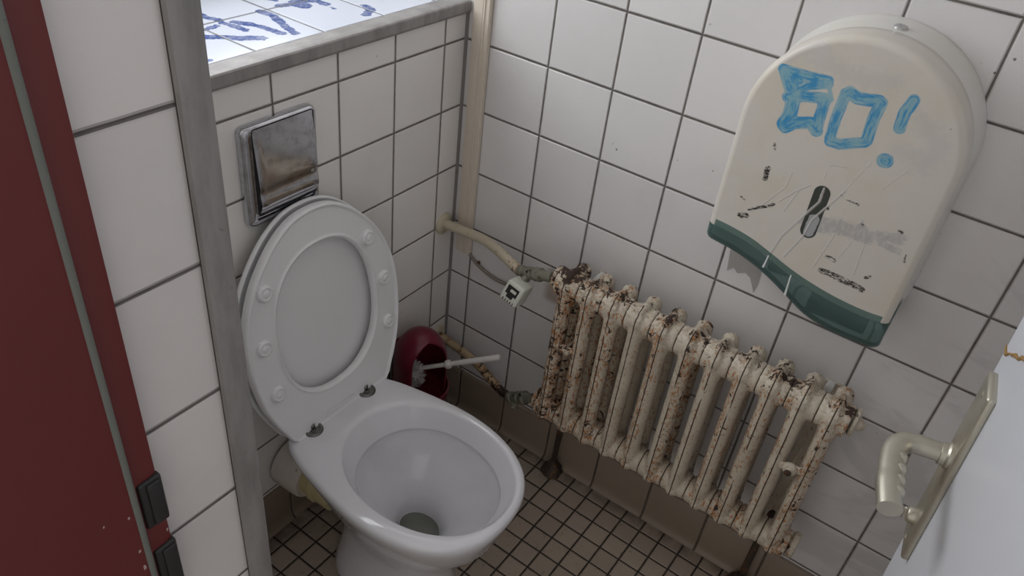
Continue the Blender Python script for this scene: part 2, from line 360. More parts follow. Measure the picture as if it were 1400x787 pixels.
# vertical corner profile of the tiled wall end
bm = bmesh.new()
cp = [(-0.990, -0.479), (-1.001, -0.4835), (-0.9995, -0.4875), (-0.992, -0.489), (-0.976, -0.4885), (-0.9705, -0.486), (-0.969, -0.480), (-0.969, -0.462), (-0.975, -0.455), (-0.999, -0.455), (-0.999, -0.479)]
loft(bm, [[(a, b, z_) for a, b in cp] for z_ in (0.0, 2.4)], True, True)
tag(obj('trim_2', bm, m_trim, angle=50), 'tall grey metal corner profile on the tiled wall end', 'edge trim', kind='structure')
# sealed joint in the corner
bm = bmesh.new()
loft(bm, [[(0.0005, 0.0005, z_), (0.0005, -0.0058, z_), (-0.002, -0.0042, z_), (-0.0042, -0.002, z_), (-0.0058, 0.0005, z_)] for z_ in (0.0, 1.0965)], True, True)
tag(obj('trim_3', bm, m_seal), 'grey sealant line down the inner corner of the walls', 'sealant joint', kind='structure')

# skirting tiles, hollow-rounded where they meet the floor
def skirting(name, mat, p0, p1, nrm, label):
    bm = bmesh.new(); sec = [(0, 0.122), (0.006, 0.122), (0.009, 0.119), (0.0095, 0.03), (0.011, 0.012), (0.015, 0.004), (0.021, 0.0005), (0, 0.0)]
    rings = []
    for p in (p0, p1): rings.append([(p[0]+nrm[0]*a, p[1]+nrm[1]*a, b) for a, b in sec])
    loft(bm, rings, True, True)
    return tag(obj(name, bm, mat, angle=50), label, 'skirting', kind='structure')
skirting('baseboard_right', m_skr, (0, -1.30, 0), (0, 0.0, 0), (-1, 0), 'brown tiled skirting below the radiator')
skirting('baseboard_back', m_skb, (-1.0, 0, 0), (0, 0, 0), (0, -1), 'brown tiled skirting behind the toilet')

# ------------------------------------------------------------------ red door frame
m_red = plain('red_frame_paint', lin(102, 38, 38), 0.42, var=0.05, scale=8)
m_chip = plain('chipped_primer', lin(170, 150, 145), 0.7)
m_gasket = plain('grey_rubber_gasket', lin(112, 116, 110), 0.6, dirt=lin(80, 80, 76))
bm = bmesh.new()
fp = [(-1.360, -0.5105), (-1.126, -0.5105), (-1.122, -0.509), (-1.121, -0.506), (-1.119, -0.4995), (-1.095, -0.4985), (-1.089, -0.497), (-1.0875, -0.494), (-1.0875, -0.4795), (-1.360, -0.4795)]
loft(bm, [[(a, b, z_) for a, b in fp] for z_ in (0.0, 2.08)], True, True)
fr = tag(obj('trim_4', bm, m_red, angle=35), 'dark red painted steel door frame at the left edge', 'door frame', kind='structure')
bm = bmesh.new(); tube(bm, [(-1.1195, -0.5045, 0.0), (-1.1195, -0.5045, 2.08)], 0.0052, 12)
tag(obj('rubber_seal', bm, m_gasket, fr), 'grey rubber seal strip')
m_black = plain('black_plastic', lin(38, 37, 37), 0.45, bump=0.1)
for z0, z1 in ((0.936, 0.998), (0.823, 0.901)):
    bm = bmesh.new(); box(bm, (-1.1105, -0.5025, z0), (-1.0865, -0.493, z1), 0.003, 3)
    box(bm, (-1.1035, -0.5055, z0+0.003), (-1.0885, -0.500, z1-0.003), 0.0022, 3)
    tag(obj('strike_insert', bm, m_black, fr), 'black plastic latch insert')
bm = bmesh.new()
for (x_, z_, r) in ((-1.1265, 0.905, .004), (-1.127, 0.93, .003), (-1.1262, 0.868, .005), (-1.1275, 0.845, .0035), (-1.092, 0.917, .0025), (-1.128, 0.98, .002), (-1.15, 0.99, .0015)):
    y_ = -0.5109 if x_ < -1.12 else -0.4993
    n_ = 9; ring = [bm.verts.new((x_+math.cos(2*PI*k/n_)*r*random.uniform(.3, 1)*0.7, y_, z_+math.sin(2*PI*k/n_)*r*random.uniform(.4, 1.5))) for k in range(n_)]
    f_ = bm.faces.new(ring); g = bmesh.ops.extrude_face_region(bm, geom=[f_]); bmesh.ops.translate(bm, verts=[v for v in g['geom'] if isinstance(v, bmesh.types.BMVert)], vec=(0, .0006, 0))
tag(obj('paint_chips', bm, m_chip, fr, smooth=False), 'pale chips in the red paint')

# ------------------------------------------------------------------ white door
E1 = Vector((0.9937, 0.1118, -0.004)).normalized(); N1 = Vector((-0.1117, 0.9927, -0.046)).normalized()
Z1 = E1.cross(N1).normalized(); N1 = Z1.cross(E1).normalized()
DM = Matrix((( E1.x, N1.x, Z1.x, -0.583), (E1.y, N1.y, Z1.y, -1.104), (E1.z, N1.z, Z1.z, 1.032), (0, 0, 0, 1)))
m_door = plain('white_door_paint', lin(216, 219, 226), 0.35, var=0.015)
m_hand = NT('champagne_metal'); pp = m_hand.pos()
m_hand = m_hand.set(col=m_hand.mix(m_hand.noise(pp, 60, 4), lin(178, 173, 158), lin(196, 192, 178)), rough=0.34, metal=0.75)
door = thing('door_1', 'white door leaf with a metal lever handle, opened inwards', 'door', mat=DM); door['kind'] = 'structure'
bm = bmesh.new(); box(bm, (-0.66, -0.04, -1.015), (0.056, 0.0, 0.96), 0.0025, 2)
obj('door_leaf', bm, m_door, door, local=True)
plate_bm = bmesh.new(); box(plate_bm, (-0.019, -0.002, -0.146), (0.033, 0.0085, 0.094), 0.004, 3)
obj('handle_plate', plate_bm, m_hand, door, local=True)
bm = bmesh.new()
lathe(bm, [(0.0, .0145), (.003, .0145), (.005, .0125), (.010, .0122), (.011, .0105)], (0, .0085, 0), (0, 1, 0), 24)
path = catmull([(0, .008, 0), (0, .03, 0), (-.001, .043, 0), (-.007, .054, 0), (-.020, .060, -.0005), (-.045, .061, -.001), (-.075, .059, -.001), (-.106, .054, -.002)], 6)
nn_ = len(path); tube(bm, path, [0.0108+0.0012*math.sin(PI*i/nn_)+(0.0010 if i > nn_*0.8 else 0) for i in range(nn_)], 20, flat=0.86)
for k in range(4):  # finger grips on the inner side
    u_ = -.034-k*.0165
    s_ = bmesh.ops.create_uvsphere(bm, u_segments=14, v_segments=10, radius=.0078)['verts']
    for v in s_: v.co = Vector((v.co.x+u_, v.co.y*.95+.0535-(k*.001), v.co.z*1.15))
obj('lever_handle', bm, m_hand, door, local=True)
bm = bmesh.new(); lathe(bm, [(0, .010), (.006, .010), (.009, .008), (.0095, .0055)], (.012, .008, -.106), (0, 1, 0), 20); box(bm, (.010, .016, -.114), (.014, .021, -.098), .001, 1)
obj('privacy_turn', bm, m_hand, door, local=True)
for w_ in (0.080, -0.135):
    bm = bmesh.new(); lathe(bm, [(0, .0035), (.0008, .0034), (.0014, .002)], (.007, .0083, w_), (0, 1, 0), 12)
    obj('screw', bm, m_hand, door, local=True)
bm = bmesh.new()
cr = [(.056, .112), (.040, .112), (.028, .121), (.016, .128), (.004, .136), (-.012, .142), (-.02, .150), (-.04, .158), (-.06, .168)]
tube(bm, [(a, .0003, b+random.uniform(-.001, .001)) for a, b in cr], [.0012, .0022, .0010, .0018, .0024, .0014, .0022, .001, .0008], 6)
obj('paint_crack', bm, plain('exposed_wood', lin(150, 118, 70), 0.8, dirt=lin(80, 50, 30)), door, local=True, smooth=False)['label'] = 'brown crack in the door edge paint'

# ------------------------------------------------------------------ toilet
CX = -0.508
RIM = [(-0.557, 0.0), (-0.553, 0.045), (-0.540, 0.082), (-0.514, 0.118), (-0.475, 0.146), (-0.430, 0.164), (-0.380, 0.174), (-0.320, 0.176), (-0.250, 0.168), (-0.190, 0.157), (-0.150, 0.147), (-0.118, 0.134), (-0.100, 0.118), (-0.094, 0.09), (-0.092, 0.04)]
def outl(tab, n=96, cx=CX, dz=0.0):
    pr = [(cx+h, y) for y, h in tab if True]; pl = [(cx-h, y) for y, h in tab[::-1] if h > 0.001]
    return [(p.x, p.y) for p in resample([(a, b, 0) for a, b in pr+pl], n)]
NR = 96
rim_o = outl(RIM, NR)
def scaled(base, cx, cy, sx, sy, nx_=None, ny_=None):
    return [(cx+(a-CX)*sx, cy+(b+0.33)*sy) for a, b in base]
def ell(cx, cy, rx, ry_front, ry_back, n=NR, p=2.0):
    """egg ring matched in point order to rim_o by angle"""
    out = []
    for a, b in rim_o:
        th = math.atan2((b+0.33)/0.23, (a-CX)/0.176)
        c, s = math.cos(th), math.sin(th)
        k = (abs(c)**p+abs(s)**p)**(-1/p)
        out.append((cx+rx*c*k, cy+(ry_front if s < 0 else ry_back)*s*k))
    return out
def mixr(A, B, t): return [(a[0]*(1-t)+b[0]*t, a[1]*(1-t)+b[1]*t) for a, b in zip(A, B)]
def off(A, d):
    n = len(A); o_ = []
    for i in range(n):
        p, q = Vector(A[i-1]), Vector(A[(i+1) % n]); t = (q-p).normalized(); nrm = Vector((t.y, -t.x))
        o_.append((A[i][0]+nrm.x*d, A[i][1]+nrm.y*d))
    return o_
area2 = sum(rim_o[i][0]*rim_o[(i+1) % NR][1]-rim_o[(i+1) % NR][0]*rim_o[i][1] for i in range(NR))
SG = 1 if area2 > 0 else -1
inner = ell(-0.500, -0.355, 0.1445, 0.184, 0.174, p=2.12)
in_low = ell(-0.498, -0.350, 0.128, 0.160, 0.140, p=2.1)
toilet = thing('toilet', 'white ceramic toilet with its seat and lid raised, standing before the half-height tiled wall', 'toilet', (CX, -0.33, 0))
bm = bmesh.new(); rings = []
def add(r, z): rings.append([(a, b, z) for a, b in r])
foot = ell(-0.512, -0.285, 0.108, 0.148, 0.135, p=2.4)
neck = ell(-0.512, -0.295, 0.080, 0.135, 0.135, p=2.3)
add(foot, 0.0); add(off(foot, SG*0.001), 0.012); add(mixr(foot, neck, 0.25), 0.035); add(mixr(foot, neck, 0.8), 0.08); add(neck, 0.125)
add(ell(-0.511, -0.300, 0.088, 0.150, 0.142, p=2.2), 0.170)
add(ell(-0.510, -0.310, 0.112, 0.180, 0.160, p=2.15), 0.215)
add(ell(-0.509, -0.318, 0.130, 0.192, 0.182, p=2.1), 0.252)
add(mixr(ell(-0.508, -0.325, 0.148, 0.208, 0.212, p=2.1), off(rim_o, -SG*0.030), 0.5), 0.287)
add(off(rim_o, -SG*0.021), 0.315); add(off(rim_o, -SG*0.013), 0.333); add(off(rim_o, -SG*0.006), 0.352)
add(off(rim_o, -SG*0.001), 0.368); add(off(rim_o, SG*0.0002), 0.377); add(off(rim_o, -SG*0.0012), 0.3825); add(off(rim_o, -SG*0.0045), 0.3862); add(off(rim_o, -SG*0.009), 0.3878)
add(mixr(off(rim_o, -SG*0.009), off(inner, SG*0.005), 0.5), 0.3888)
add(off(inner, SG*0.005), 0.3880); add(off(inner, SG*0.0018), 0.3862); add(inner, 0.382)
add(mixr(inner, in_low, 0.5), 0.360); add(mixr(inner, in_low, 0.92), 0.342); add(in_low, 0.338); add(off(in_low, SG*0.002), 0.3345); add(off(in_low, SG*0.006), 0.333)
add(off(in_low, SG*0.004), 0.326); add(ell(-0.497, -0.352, 0.122, 0.150, 0.137), 0.300)
add(ell(-0.497, -0.352, 0.104, 0.130, 0.124), 0.272); add(ell(-0.498, -0.350, 0.074, 0.096, 0.096), 0.243)
add(ell(-0.498, -0.347, 0.052, 0.066, 0.068), 0.215); add(ell(-0.499, -0.345, 0.040, 0.050, 0.052), 0.190); add(ell(-0.499, -0.344, 0.034, 0.042, 0.044), 0.165)
add(ell(-0.499, -0.352, 0.026, 0.034, 0.036), 0.145)
loft(bm, rings, True, True)
bowl = obj('bowl', bm, m_ceramic, toilet, angle=80)
bm = bmesh.new(); ring = [bm.verts.new((a, b, 0.174)) for a, b in ell(-0.499, -0.3443, 0.0364, 0.045, 0.0472)]; bm.faces.new(ring)
tw = NT('bowl_water'); tm_ = tw.set(col=lin(150, 152, 142), rough=0.03, trans=0.6, ior=1.33)
tag(obj('water', bm, tm_, toilet, smooth=False), 'small pool of greyish water in the bowl')
# small printed maker mark at the back of the ceramic deck
bm = bmesh.new()
mm = Matrix.Translation((-0.528, -0.158, 0.3874)) @ Matrix.Rotation(math.radians(2), 4, 'Z')
for k, (a, b) in enumerate(((-.0085, 0.0035), (-.0045, .0035), (-.0005, .0035), (.0035, .0035), (.0075, .0035))):
    box(bm, (a, -.0022, 0), (a+.0011, .0022, .0007), mat=mm)
    if k in (0, 2, 4): box(bm, (a+.0011, .0014, 0), (a+.003, .0022, .0007), mat=mm)
    if k in (1, 3): box(bm, (a+.0011, -.0022, 0), (a+.003, -.0014, .0007), mat=mm)
tag(obj('printed_mark', bm, plain('grey_print', lin(120, 124, 130), 0.5), toilet, smooth=False), 'tiny grey printed mark')
# waste pipe between the pedestal and the wall
m_conn = plain('yellowed_sleeve', lin(196, 184, 140), 0.4, dirt=lin(170, 150, 100), dirt_th=0.66)
m_coll = plain('white_rubber_sleeve', lin(205, 198, 188), 0.5, dirt=lin(130, 105, 80), dirt_th=0.63)
bm = bmesh.new(); lathe(bm, [(0, .046), (.012, .047), (.05, .047), (.12, .047)], (-0.545, -0.155, 0.185), (-0.01, 1, 0.02), 32)
lathe(bm, [(-.004, .050), (0.0, .052), (.010, .052), (.014, .048)], (-0.545, -0.112, 0.186), (-0.01, 1, 0.02), 32)
wp = obj('waste_pipe', bm, m_conn, toilet); wp['label'] = 'yellowed plastic connecting sleeve'
bm = bmesh.new(); lathe(bm, [(0, .048), (-.002, .056), (.002, .060), (.02, .062), (.05, .063), (.070, .064)], (-0.547, -0.078, 0.187), (-0.01, 1, 0.01), 36)
tag(obj('pipe_collar', bm, m_coll, toilet), 'white rubber wall collar')
bm = bmesh.new(); tube(bm, catmull([(-0.50, -0.07, 0.150), (-0.492, -0.06, 0.09), (-0.498, -0.05, 0.04), (-0.49, -0.045, 0.012)], 6), .0022, 8)
tag(obj('hose', bm, m_black, toilet), 'thin dark hose behind the pedestal')
# seat, lid, buffers, hinges: built in the plane of the raised seat
TILT = math.radians(9); SP = Vector((0, -0.122, 0.3965))
up = Vector((0, math.sin(TILT), math.cos(TILT))); bk = Vector((0, math.cos(TILT), -math.sin(TILT)))
def sp(x_, s, t, U=up, B_=bk, O=SP): 
    q = O+U*s+B_*t; return (x_, q.y, q.z)
SC = -0.497
SEAT = [(-0.015, 0.108), (-0.013, 0.124), (0.000, 0.139), (0.018, 0.147), (0.05, 0.163), (0.10, 0.181), (0.15, 0.190), (0.205, 0.194), (0.26, 0.190), (0.31, 0.175), (0.355, 0.152), (0.395, 0.119), (0.425, 0.085), (0.446, 0.045), (0.452, 0.0)]
def seat_ring(tab, n=120, cx=SC, g=0.0):
    pr = [(cx+h, s) for s, h in tab]; pl = [(cx-h, s) for s, h in tab[::-1] if h > 0.001]
    r = [(p.x, p.y) for p in resample([(a, b, 0) for a, b in pr+pl], n)]
    return off(r, g) if g else r
so = seat_ring(SEAT)
a2 = sum(so[i][0]*so[(i+1) % 120][1]-so[(i+1) % 120][0]*so[i][1] for i in range(120)); SS = 1 if a2 > 0 else -1
hole = []
for a, b in so:
    th = math.atan2((b-0.22)/0.235, (a-SC)/0.194); c, s = math.cos(th), math.sin(th); p = 2.25
    k = (abs(c)**p+abs(s)**p)**(-1/p); hole.append((SC+0.001+0.1235*c*k*(1+0.035*max(0, -s)-0.03*max(0, s)), 0.222+0.157*s*k))
so_ = lambda d: off(so, SS*d)
bm = bmesh.new()
sec = [(so_(-0.001), 0.013), (so_(0.0), 0.006), (so_(-0.0005), 0.001), (so_(-0.002), -0.0035), (so_(-0.0045), -0.0052), (so_(-0.0070), -0.0040), (so_(-0.0090), -0.0012), (so_(-0.012), -0.0006),
       (mixr(so_(-0.011), off(hole, SS*0.008), 0.5), -0.0030), (off(hole, SS*0.011), -0.0014), (off(hole, SS*0.0085), -0.0016), (off(hole, SS*0.0055), -0.0046), (off(hole, SS*0.002), -0.0036), (hole, 0.002), (off(hole, SS*0.0005), 0.010), (off(hole, SS*0.003), 0.0135)]
loft(bm, [[sp(a, b, t) for a, b in r] for r, t in sec+[sec[0]]], False, False)
seat = obj('toilet_seat', bm, m_plastic, toilet, angle=60)
seat['label'] = 'raised seat ring with round buffers'
for x_, s in ((-0.372, .338), (-0.341, .232), (-0.345, .126), (-0.628, .338), (-0.653, .235), (-0.645, .126)):
    bm = bmesh.new(); q = Vector(sp(x_, s, 0.0))
    lathe(bm, [(0.002, .0165), (-.0060, .0160), (-.0085, .0143), (-.0092, .0120), (-.0080, .0106), (-.0080, .0070), (-.0094, .0060), (-.0100, .0040)], q, bk, 24)
    obj('buffer', bm, m_plastic, seat)
TL = math.radians(8.2); upl = Vector((0, math.sin(TL), math.cos(TL))); bkl = Vector((0, math.cos(TL), -math.sin(TL)))
bm = bmesh.new(); LP = SP+Vector((0, 0.030, -0.001))
lo_ = lambda d: off([(SC-0.001+(a-SC)*1.012, b*1.004) for a, b in so], SS*d)
ctr = [(SC+(a-SC)*0.02, 0.215+(b-0.215)*0.02) for a, b in so]
sec = [(mixr(lo_(-.02), ctr, .98), -0.0035), (mixr(lo_(-.02), ctr, .5), -0.003), (lo_(-0.02), 0.0002), (lo_(-0.009), 0.001), (lo_(-0.006), -0.0035), (lo_(-0.002), -0.0045), (lo_(0.0005), -0.001), (lo_(0.0008), 0.003), (lo_(-0.002), 0.008), (lo_(-0.008), 0.0105), (mixr(lo_(-.02), ctr, .5), 0.013), (mixr(lo_(-.02), ctr, .98), 0.0135)]
# the lid's rear half carries a shallow dome; keep it clear of the flush plate
loft(bm, [[sp(a, b, t*0.9, upl, bkl, LP) for a, b in r] for r, t in sec], True, True)
obj('lid', bm, m_plasticlid, toilet, angle=60)['label'] = 'raised lid leaning behind the seat'
m_hinge = plain('dull_steel', lin(118, 116, 112), 0.28, metal=0.9, var=0.2)
for x_ in (-0.583, -0.432):
    bm = bmesh.new(); lathe(bm, [(0, .0205), (.003, .0205), (.005, .0185), (.0052, .0150), (.003, .0135), (.0030, .007), (.0042, .0060), (.0044, .002)], (x_, -0.124, 0.3880), (0, 0, 1), 28)
    tube(bm, [(x_, -0.126, 0.396), (x_, -0.112, 0.400), (x_, -0.104, 0.404)], .0045, 12)
    h = obj('hinge', bm, m_hinge, toilet); h['label'] = 'dull metal seat hinge'
    bm = bmesh.new(); box(bm, (x_-.0014, -0.1285, 0.397), (x_+.0014, -0.1262, 0.408), .0005, 1)
    obj('hinge_pin', bm, m_hinge, h)
bm = bmesh.new(); box(bm, (-0.545, -0.1265, 0.405), (-0.468, -0.1245, 0.4072), .0006, 1)
obj('seat_ridge', bm, m_plastic, seat)

# ------------------------------------------------------------------ flush plate
t = NT('scratched_chrome'); p = t.pos(); sc_ = t.noise(t.mapv(p, (4, 4, 0.6), rot=(0, .6, 0)), 160, 5, 0.8)
m_chrome = t.set(col=t.mix(t.step(t.noise(p, 40, 5, .7), .45, .7), lin(200, 201, 206), lin(172, 171, 175)), rough=t.step(sc_, 0.3, 0.8, 0.05, 0.20), metal=1.0)
fx0, fx1, fz0, fz1 = -0.602, -0.441, 0.826, 1.014
flush = thing('flush_plate', 'chrome flush plate on the tiled wall above the toilet', 'flush plate', ((fx0+fx1)/2, 0, fz0))
def rrect(x0, x1, z0, z1, r, n=8):
    out = []
    for cx, cz, a0 in ((x1-r, z1-r, 0), (x0+r, z1-r, PI/2), (x0+r, z0+r, PI), (x1-r, z0+r, 1.5*PI)):
        for k in range(n+1): out.append((cx+r*math.cos(a0+k*PI/2/n), cz+r*math.sin(a0+k*PI/2/n)))
    return out
bm = bmesh.new()
def fr_ring(d, r, y): return [(a, y, b) for a, b in rrect(fx0+d, fx1-d, fz0+d, fz1-d, r)]
loft(bm, [fr_ring(0.002, .012, -0.0002), fr_ring(0, .013, -0.006), fr_ring(0, .013, -0.012), fr_ring(.003, .012, -.018), fr_ring(.007, .010, -.0205), fr_ring(.0125, .006, -.0205), fr_ring(.0135, .005, -.015), fr_ring(.05, .005, -.015)], True, True)
obj('frame', bm, m_chrome, flush, angle=50)
bm = bmesh.new(); nu, nv = 14, 40; px0, px1, pz0, pz1 = fx0+.0195, fx1-.0115, fz0+.022, fz1-.006
G = []
for j in range(nv+1):
    v_ = j/nv; row = []
    for i in range(nu+1):
        u_ = i/nu; z_ = pz0+(pz1-pz0)*v_
        d_ = 0.0208+0.0105*(1-((v_-0.16)/0.16)**2 if v_ < 0.16 else 1-((v_-0.16)/0.84)**1.35)-0.002*math.exp(-((v_-0.27)/0.06)**2)
        e_ = min(u_, 1-u_)*(px1-px0); d_ -= 0.0015*max(0, 1-e_/0.003)**2
        row.append(bm.verts.new((px0+(px1-px0)*u_, -d_, z_)))
    G.append(row)
for j in range(nv):
    for i in range(nu): bm.faces.new((G[j][i], G[j][i+1], G[j+1][i+1], G[j+1][i]))
bnd = [e for e in bm.edges if e.is_boundary]; ex = bmesh.ops.extrude_edge_only(bm, edges=bnd)
for v in [g for g in ex['geom'] if isinstance(g, bmesh.types.BMVert)]: v.co.y = -0.0155
obj('push_panel', bm, m_chrome, flush, angle=50)
bm = bmesh.new(); g_ = rrect(px0-.0018, px1+.0018, pz0-.0018, pz1+.0018, .006); g2 = rrect(px0, px1, pz0, pz1, .003)
loft(bm, [[(a, -.0196, b) for a, b in g_], [(a, -.0212, b) for a, b in g_], [(a, -.0212, b) for a, b in g2], [(a, -.0196, b) for a, b in g2]])
obj('panel_gap', bm, m_black, flush)['label'] = 'dark gap around the push panel'

# ------------------------------------------------------------------ toilet brush and holder
m_berry = plain('burgundy_plastic', lin(108, 24, 44), 0.28, var=0.08)
HX, HY = -0.197, -0.078
hold = thing('brush_holder', 'burgundy wall-hung toilet brush holder beside the raised seat', 'brush holder', (HX, HY, 0.165))
bm = bmesh.new()
# hooded shell with an arched mouth facing the room
nA, nZ = 56, 40; RZ0, RZ1 = 0.150, 0.388
def hr(z): 
    t_ = (z-RZ0)/(RZ1-RZ0); return 0.066*(1.0 if t_ < 0.62 else math.sqrt(max(0.0, 1-((t_-0.62)/0.38)**2)))*(0.95+0.05*min(1, t_/.3))
mouth = math.radians(-110)   # direction of the mouth in plan
GR = []; RZ0 = 0.186
def mw(z):
    return math.radians(47)*math.sqrt(max(0.0, 1-(max(0.0, z-0.325)/0.048)**2))
for j in range(nZ+1):
    z_ = 0.150+(RZ1-0.150)*(0.235+0.765*math.sin(j/nZ*PI/2)); row = []; z_ = min(z_, RZ1)
    w_ = mw(z_) if z_ < 0.3735 else 0.0
    t_ = (z_-0.150)/(RZ1-0.150); r_ = 0.066*(1.0 if t_ < 0.62 else math.sqrt(max(0.0, 1-((t_-0.62)/0.38)**2)))*(0.95+0.05*min(1, t_/.3)); r_ = max(r_, .0006)
    for i in range(nA+1):
        a_ = mouth+w_+(2*PI-2*w_)*i/nA; row.append(bm.verts.new((HX+r_*math.cos(a_), HY+r_*math.sin(a_), z_)))
    GR.append(row)
for j in range(nZ):
    for i in range(nA): bm.faces.new((GR[j][i], GR[j][i+1], GR[j+1][i+1], GR[j+1][i]))
bmesh.ops.remove_doubles(bm, verts=bm.verts, dist=1e-5)
hd = obj('hood', bm, m_berry, hold, angle=70)
so2 = hd.modifiers.new('thick', 'SOLIDIFY'); so2.thickness = 0.003; so2.offset = -1
bm = bmesh.new()
lathe(bm, [(0, .040), (0.0, .052), (.006, .062), (.02, .071), (.045, .0735), (.052, .0735), (.053, .0705), (.046, .069), (.02, .066), (.008, .058), (.004, .02)], (HX, HY-.002, 0.165), (0, 0, 1), 48)
obj('cup', bm, m_berry, hold, angle=50)
bm = bmesh.new(); box(bm, (HX-.018, -0.014, .20), (HX+.018, -0.0002, .32), .004, 2); obj('wall_mount', bm, m_berry, hold)
brush = thing('toilet_brush', 'white toilet brush leaning out of the burgundy holder', 'toilet brush', (-0.210, -0.078, 0.215))
m_wht = plain('white_handle_plastic', lin(214, 210, 206), 0.35)
m_bris = plain('white_bristle', lin(200, 196, 194), 0.7)
b0 = Vector((-0.172, -0.088, 0.215)); b1 = Vector((-0.135, -0.262, 0.372)); 
hs = Vector((-0.204, -0.083, 0.275)); dirh = (Vector((-0.1265, -0.262, 0.367))-hs)
bm = bmesh.new(); T_ = hs+dirh
tube(bm, [hs-dirh*.10, hs+dirh*.02, hs+dirh*.025, hs+dirh*.03, hs+dirh*.34], [.0115, .0105, .0105, .0058, .0056], 16)
tube(bm, [hs+dirh*.40, hs+dirh*.55, hs+dirh*.9, hs+dirh*.97, T_], [.0062, .0072, .0078, .0078, .0062], 16)
obj('handle', bm, m_wht, brush)
bm = bmesh.new(); tube(bm, [hs+dirh*.33, hs+dirh*.345, hs+dirh*.385, hs+dirh*.40], [.0088, .0112, .0112, .0088], 18)
obj('collar', bm, m_wht, brush)
bm = bmesh.new(); rnd = random.Random(3); cen = hs-dirh.normalized()*.016+Vector((-.012, -.004, -.006)); dn = dirh.normalized(); up_ = dn.orthogonal().normalized()
for k in range(620):
    v = Vector((rnd.gauss(0, 1), rnd.gauss(0, 1), rnd.gauss(0, 1))).normalized(); r_ = .037*rnd.uniform(.82, 1.05)
    v = (v-dn*v.dot(dn)*0.35).normalized(); a = cen+v*.006; b = cen+v*r_; w_ = v.orthogonal().normalized()*.0007; w2 = v.cross(w_)
    p = [bm.verts.new(a+w_), bm.verts.new(a-w_*.5+w2*.8), bm.verts.new(a-w_*.5-w2*.8)]; q = [bm.verts.new(b+w_), bm.verts.new(b-w_*.5+w2*.8), bm.verts.new(b-w_*.5-w2*.8)]
    for i in range(3): bm.faces.new((p[i], p[(i+1) % 3], q[(i+1) % 3], q[i]))
    bm.faces.new(q)
bmesh.ops.create_icosphere(bm, subdivisions=3, radius=.019, matrix=Matrix.Translation(cen))
tag(obj('bristles', bm, m_bris, brush, smooth=False), kind='stuff')

# ------------------------------------------------------------------ radiator
def rad_paint(name, seam=False, rust_left=1.0, base=lin(206, 196, 178), amount=0.0):
    t = NT(name); P = t.pos(); x = t.xyz(P); ob = t.xyz(t.obj())
    n1 = t.noise(P, 58, 6, 0.70, 0.6); n2 = t.noise(P, 150, 5, 0.7); n3 = t.noise(P, 18, 4, 0.6, 0.5); n4 = t.noise(t.mapv(P, (1, 1, .5)), 190, 5, .75)
    wear = t.math('ADD', t.step(x[1], -0.53, -0.38, 0.0, 0.070), t.step(x[2], 0.657, 0.674, 0, 0.100))
    cy = t.n('ShaderNodeCombineXYZ'); t.put(cy.inputs[1], x[1]); wear = t.math('ADD', wear, t.step(t.noise(cy.outputs[0], 22, 2), 0.42, 0.62, -0.01, 0.065))
    wear = t.math('ADD', wear, t.math('MULTIPLY', t.math('SUBTRACT', n3, 0.5), 0.18))
    col = t.mix(t.step(n3, .3, .7), base, tuple(c*.86 for c in base[:3])+(1,))
    col = t.mix(t.step(t.math('ADD', n2, wear), 0.56, 0.70, 0, 0.55), col, lin(140, 112, 82))          # brown staining
    col = t.mix(t.step(t.math('ADD', t.math('ADD', n4, wear), t.step(x[2], 0.645, 0.66, 0, -0.09)), 0.575, 0.620, 0, 0.92), col, lin(166, 106, 50))           # orange rust
    chip = t.step(t.math('ADD', t.math('ADD', n1, wear), t.step(x[1], -0.47, -0.39, 0, 0.045)), 0.652, 0.668)
    col = t.mix(chip, col, lin(60, 46, 38))                                                              # chipped to dark iron
    if seam:
        sw = t.math('ABSOLUTE', t.math('ADD', ob[1], t.math('MULTIPLY', t.math('SUBTRACT', t.noise(P, 20, 3), .5), .0016)))
        sm = t.math('MULTIPLY', t.step(sw, 0.0008, 0.0016, 1, 0), t.step(t.noise(t.mapv(P, (1, 1, .3)), 40, 3), 0.36, 0.43))
        sm = t.math('MULTIPLY', sm, t.step(x[0], -0.115, -0.110, 1, 0))
        col = t.mix(sm, col, lin(56, 40, 30))
        ed = t.math('ABSOLUTE', t.math('SUBTRACT', t.math('ABSOLUTE', ob[1]), 0.0283))
        col = t.mix(t.step(ed, 0.0004, 0.0013, 0.85, 0), col, lin(66, 52, 42))
    t.bump(t.math('SUBTRACT', t.math('MULTIPLY', n3, .6), t.math('ADD', t.math('MULTIPLY', chip, .35), t.math('MULTIPLY', n2, -.25))), 0.55, 0.0016)
    return t.set(col=col, rough=t.math('ADD', 0.42, t.math('MULTIPLY', chip, .4)))
m_rad = rad_paint('flaking_cream_paint', True)
m_rad2 = rad_paint('flaking_cream_paint_fittings')
FX, BX, ZT, ZB = -0.122, -0.060, 0.638, 0.282
rad = thing('radiator', 'rusty cream cast iron radiator of eleven sections on the tiled wall', 'radiator', (-0.09, -0.685, 0.20))
def ellcol(bm, x_, rx, ry, z0, z1, seg=20):
    loft(bm, [[(x_+rx*math.cos(2*PI*k/seg)*s, ry*math.sin(2*PI*k/seg)*s, z_) for k in range(seg)] for z_, s in ((z0, .9), (z0+.04, 1.0), ((z0+z1)/2, 1.0), (z1-.04, 1.0), (z1, .9))], True, True)
bm = bmesh.new()
ellcol(bm, FX, .0215, .0158, ZB-.012, ZT+.012); ellcol(bm, BX, .019, .0142, ZB-.012, ZT+.012)
def blob(c, r):
    vs = bmesh.ops.create_icosphere(bm, subdivisions=3, radius=1)['verts']
    for v in vs: v.co = Vector((c[0]+v.co.x*r[0], c[1]+v.co.y*r[1], c[2]+v.co.z*r[2]))
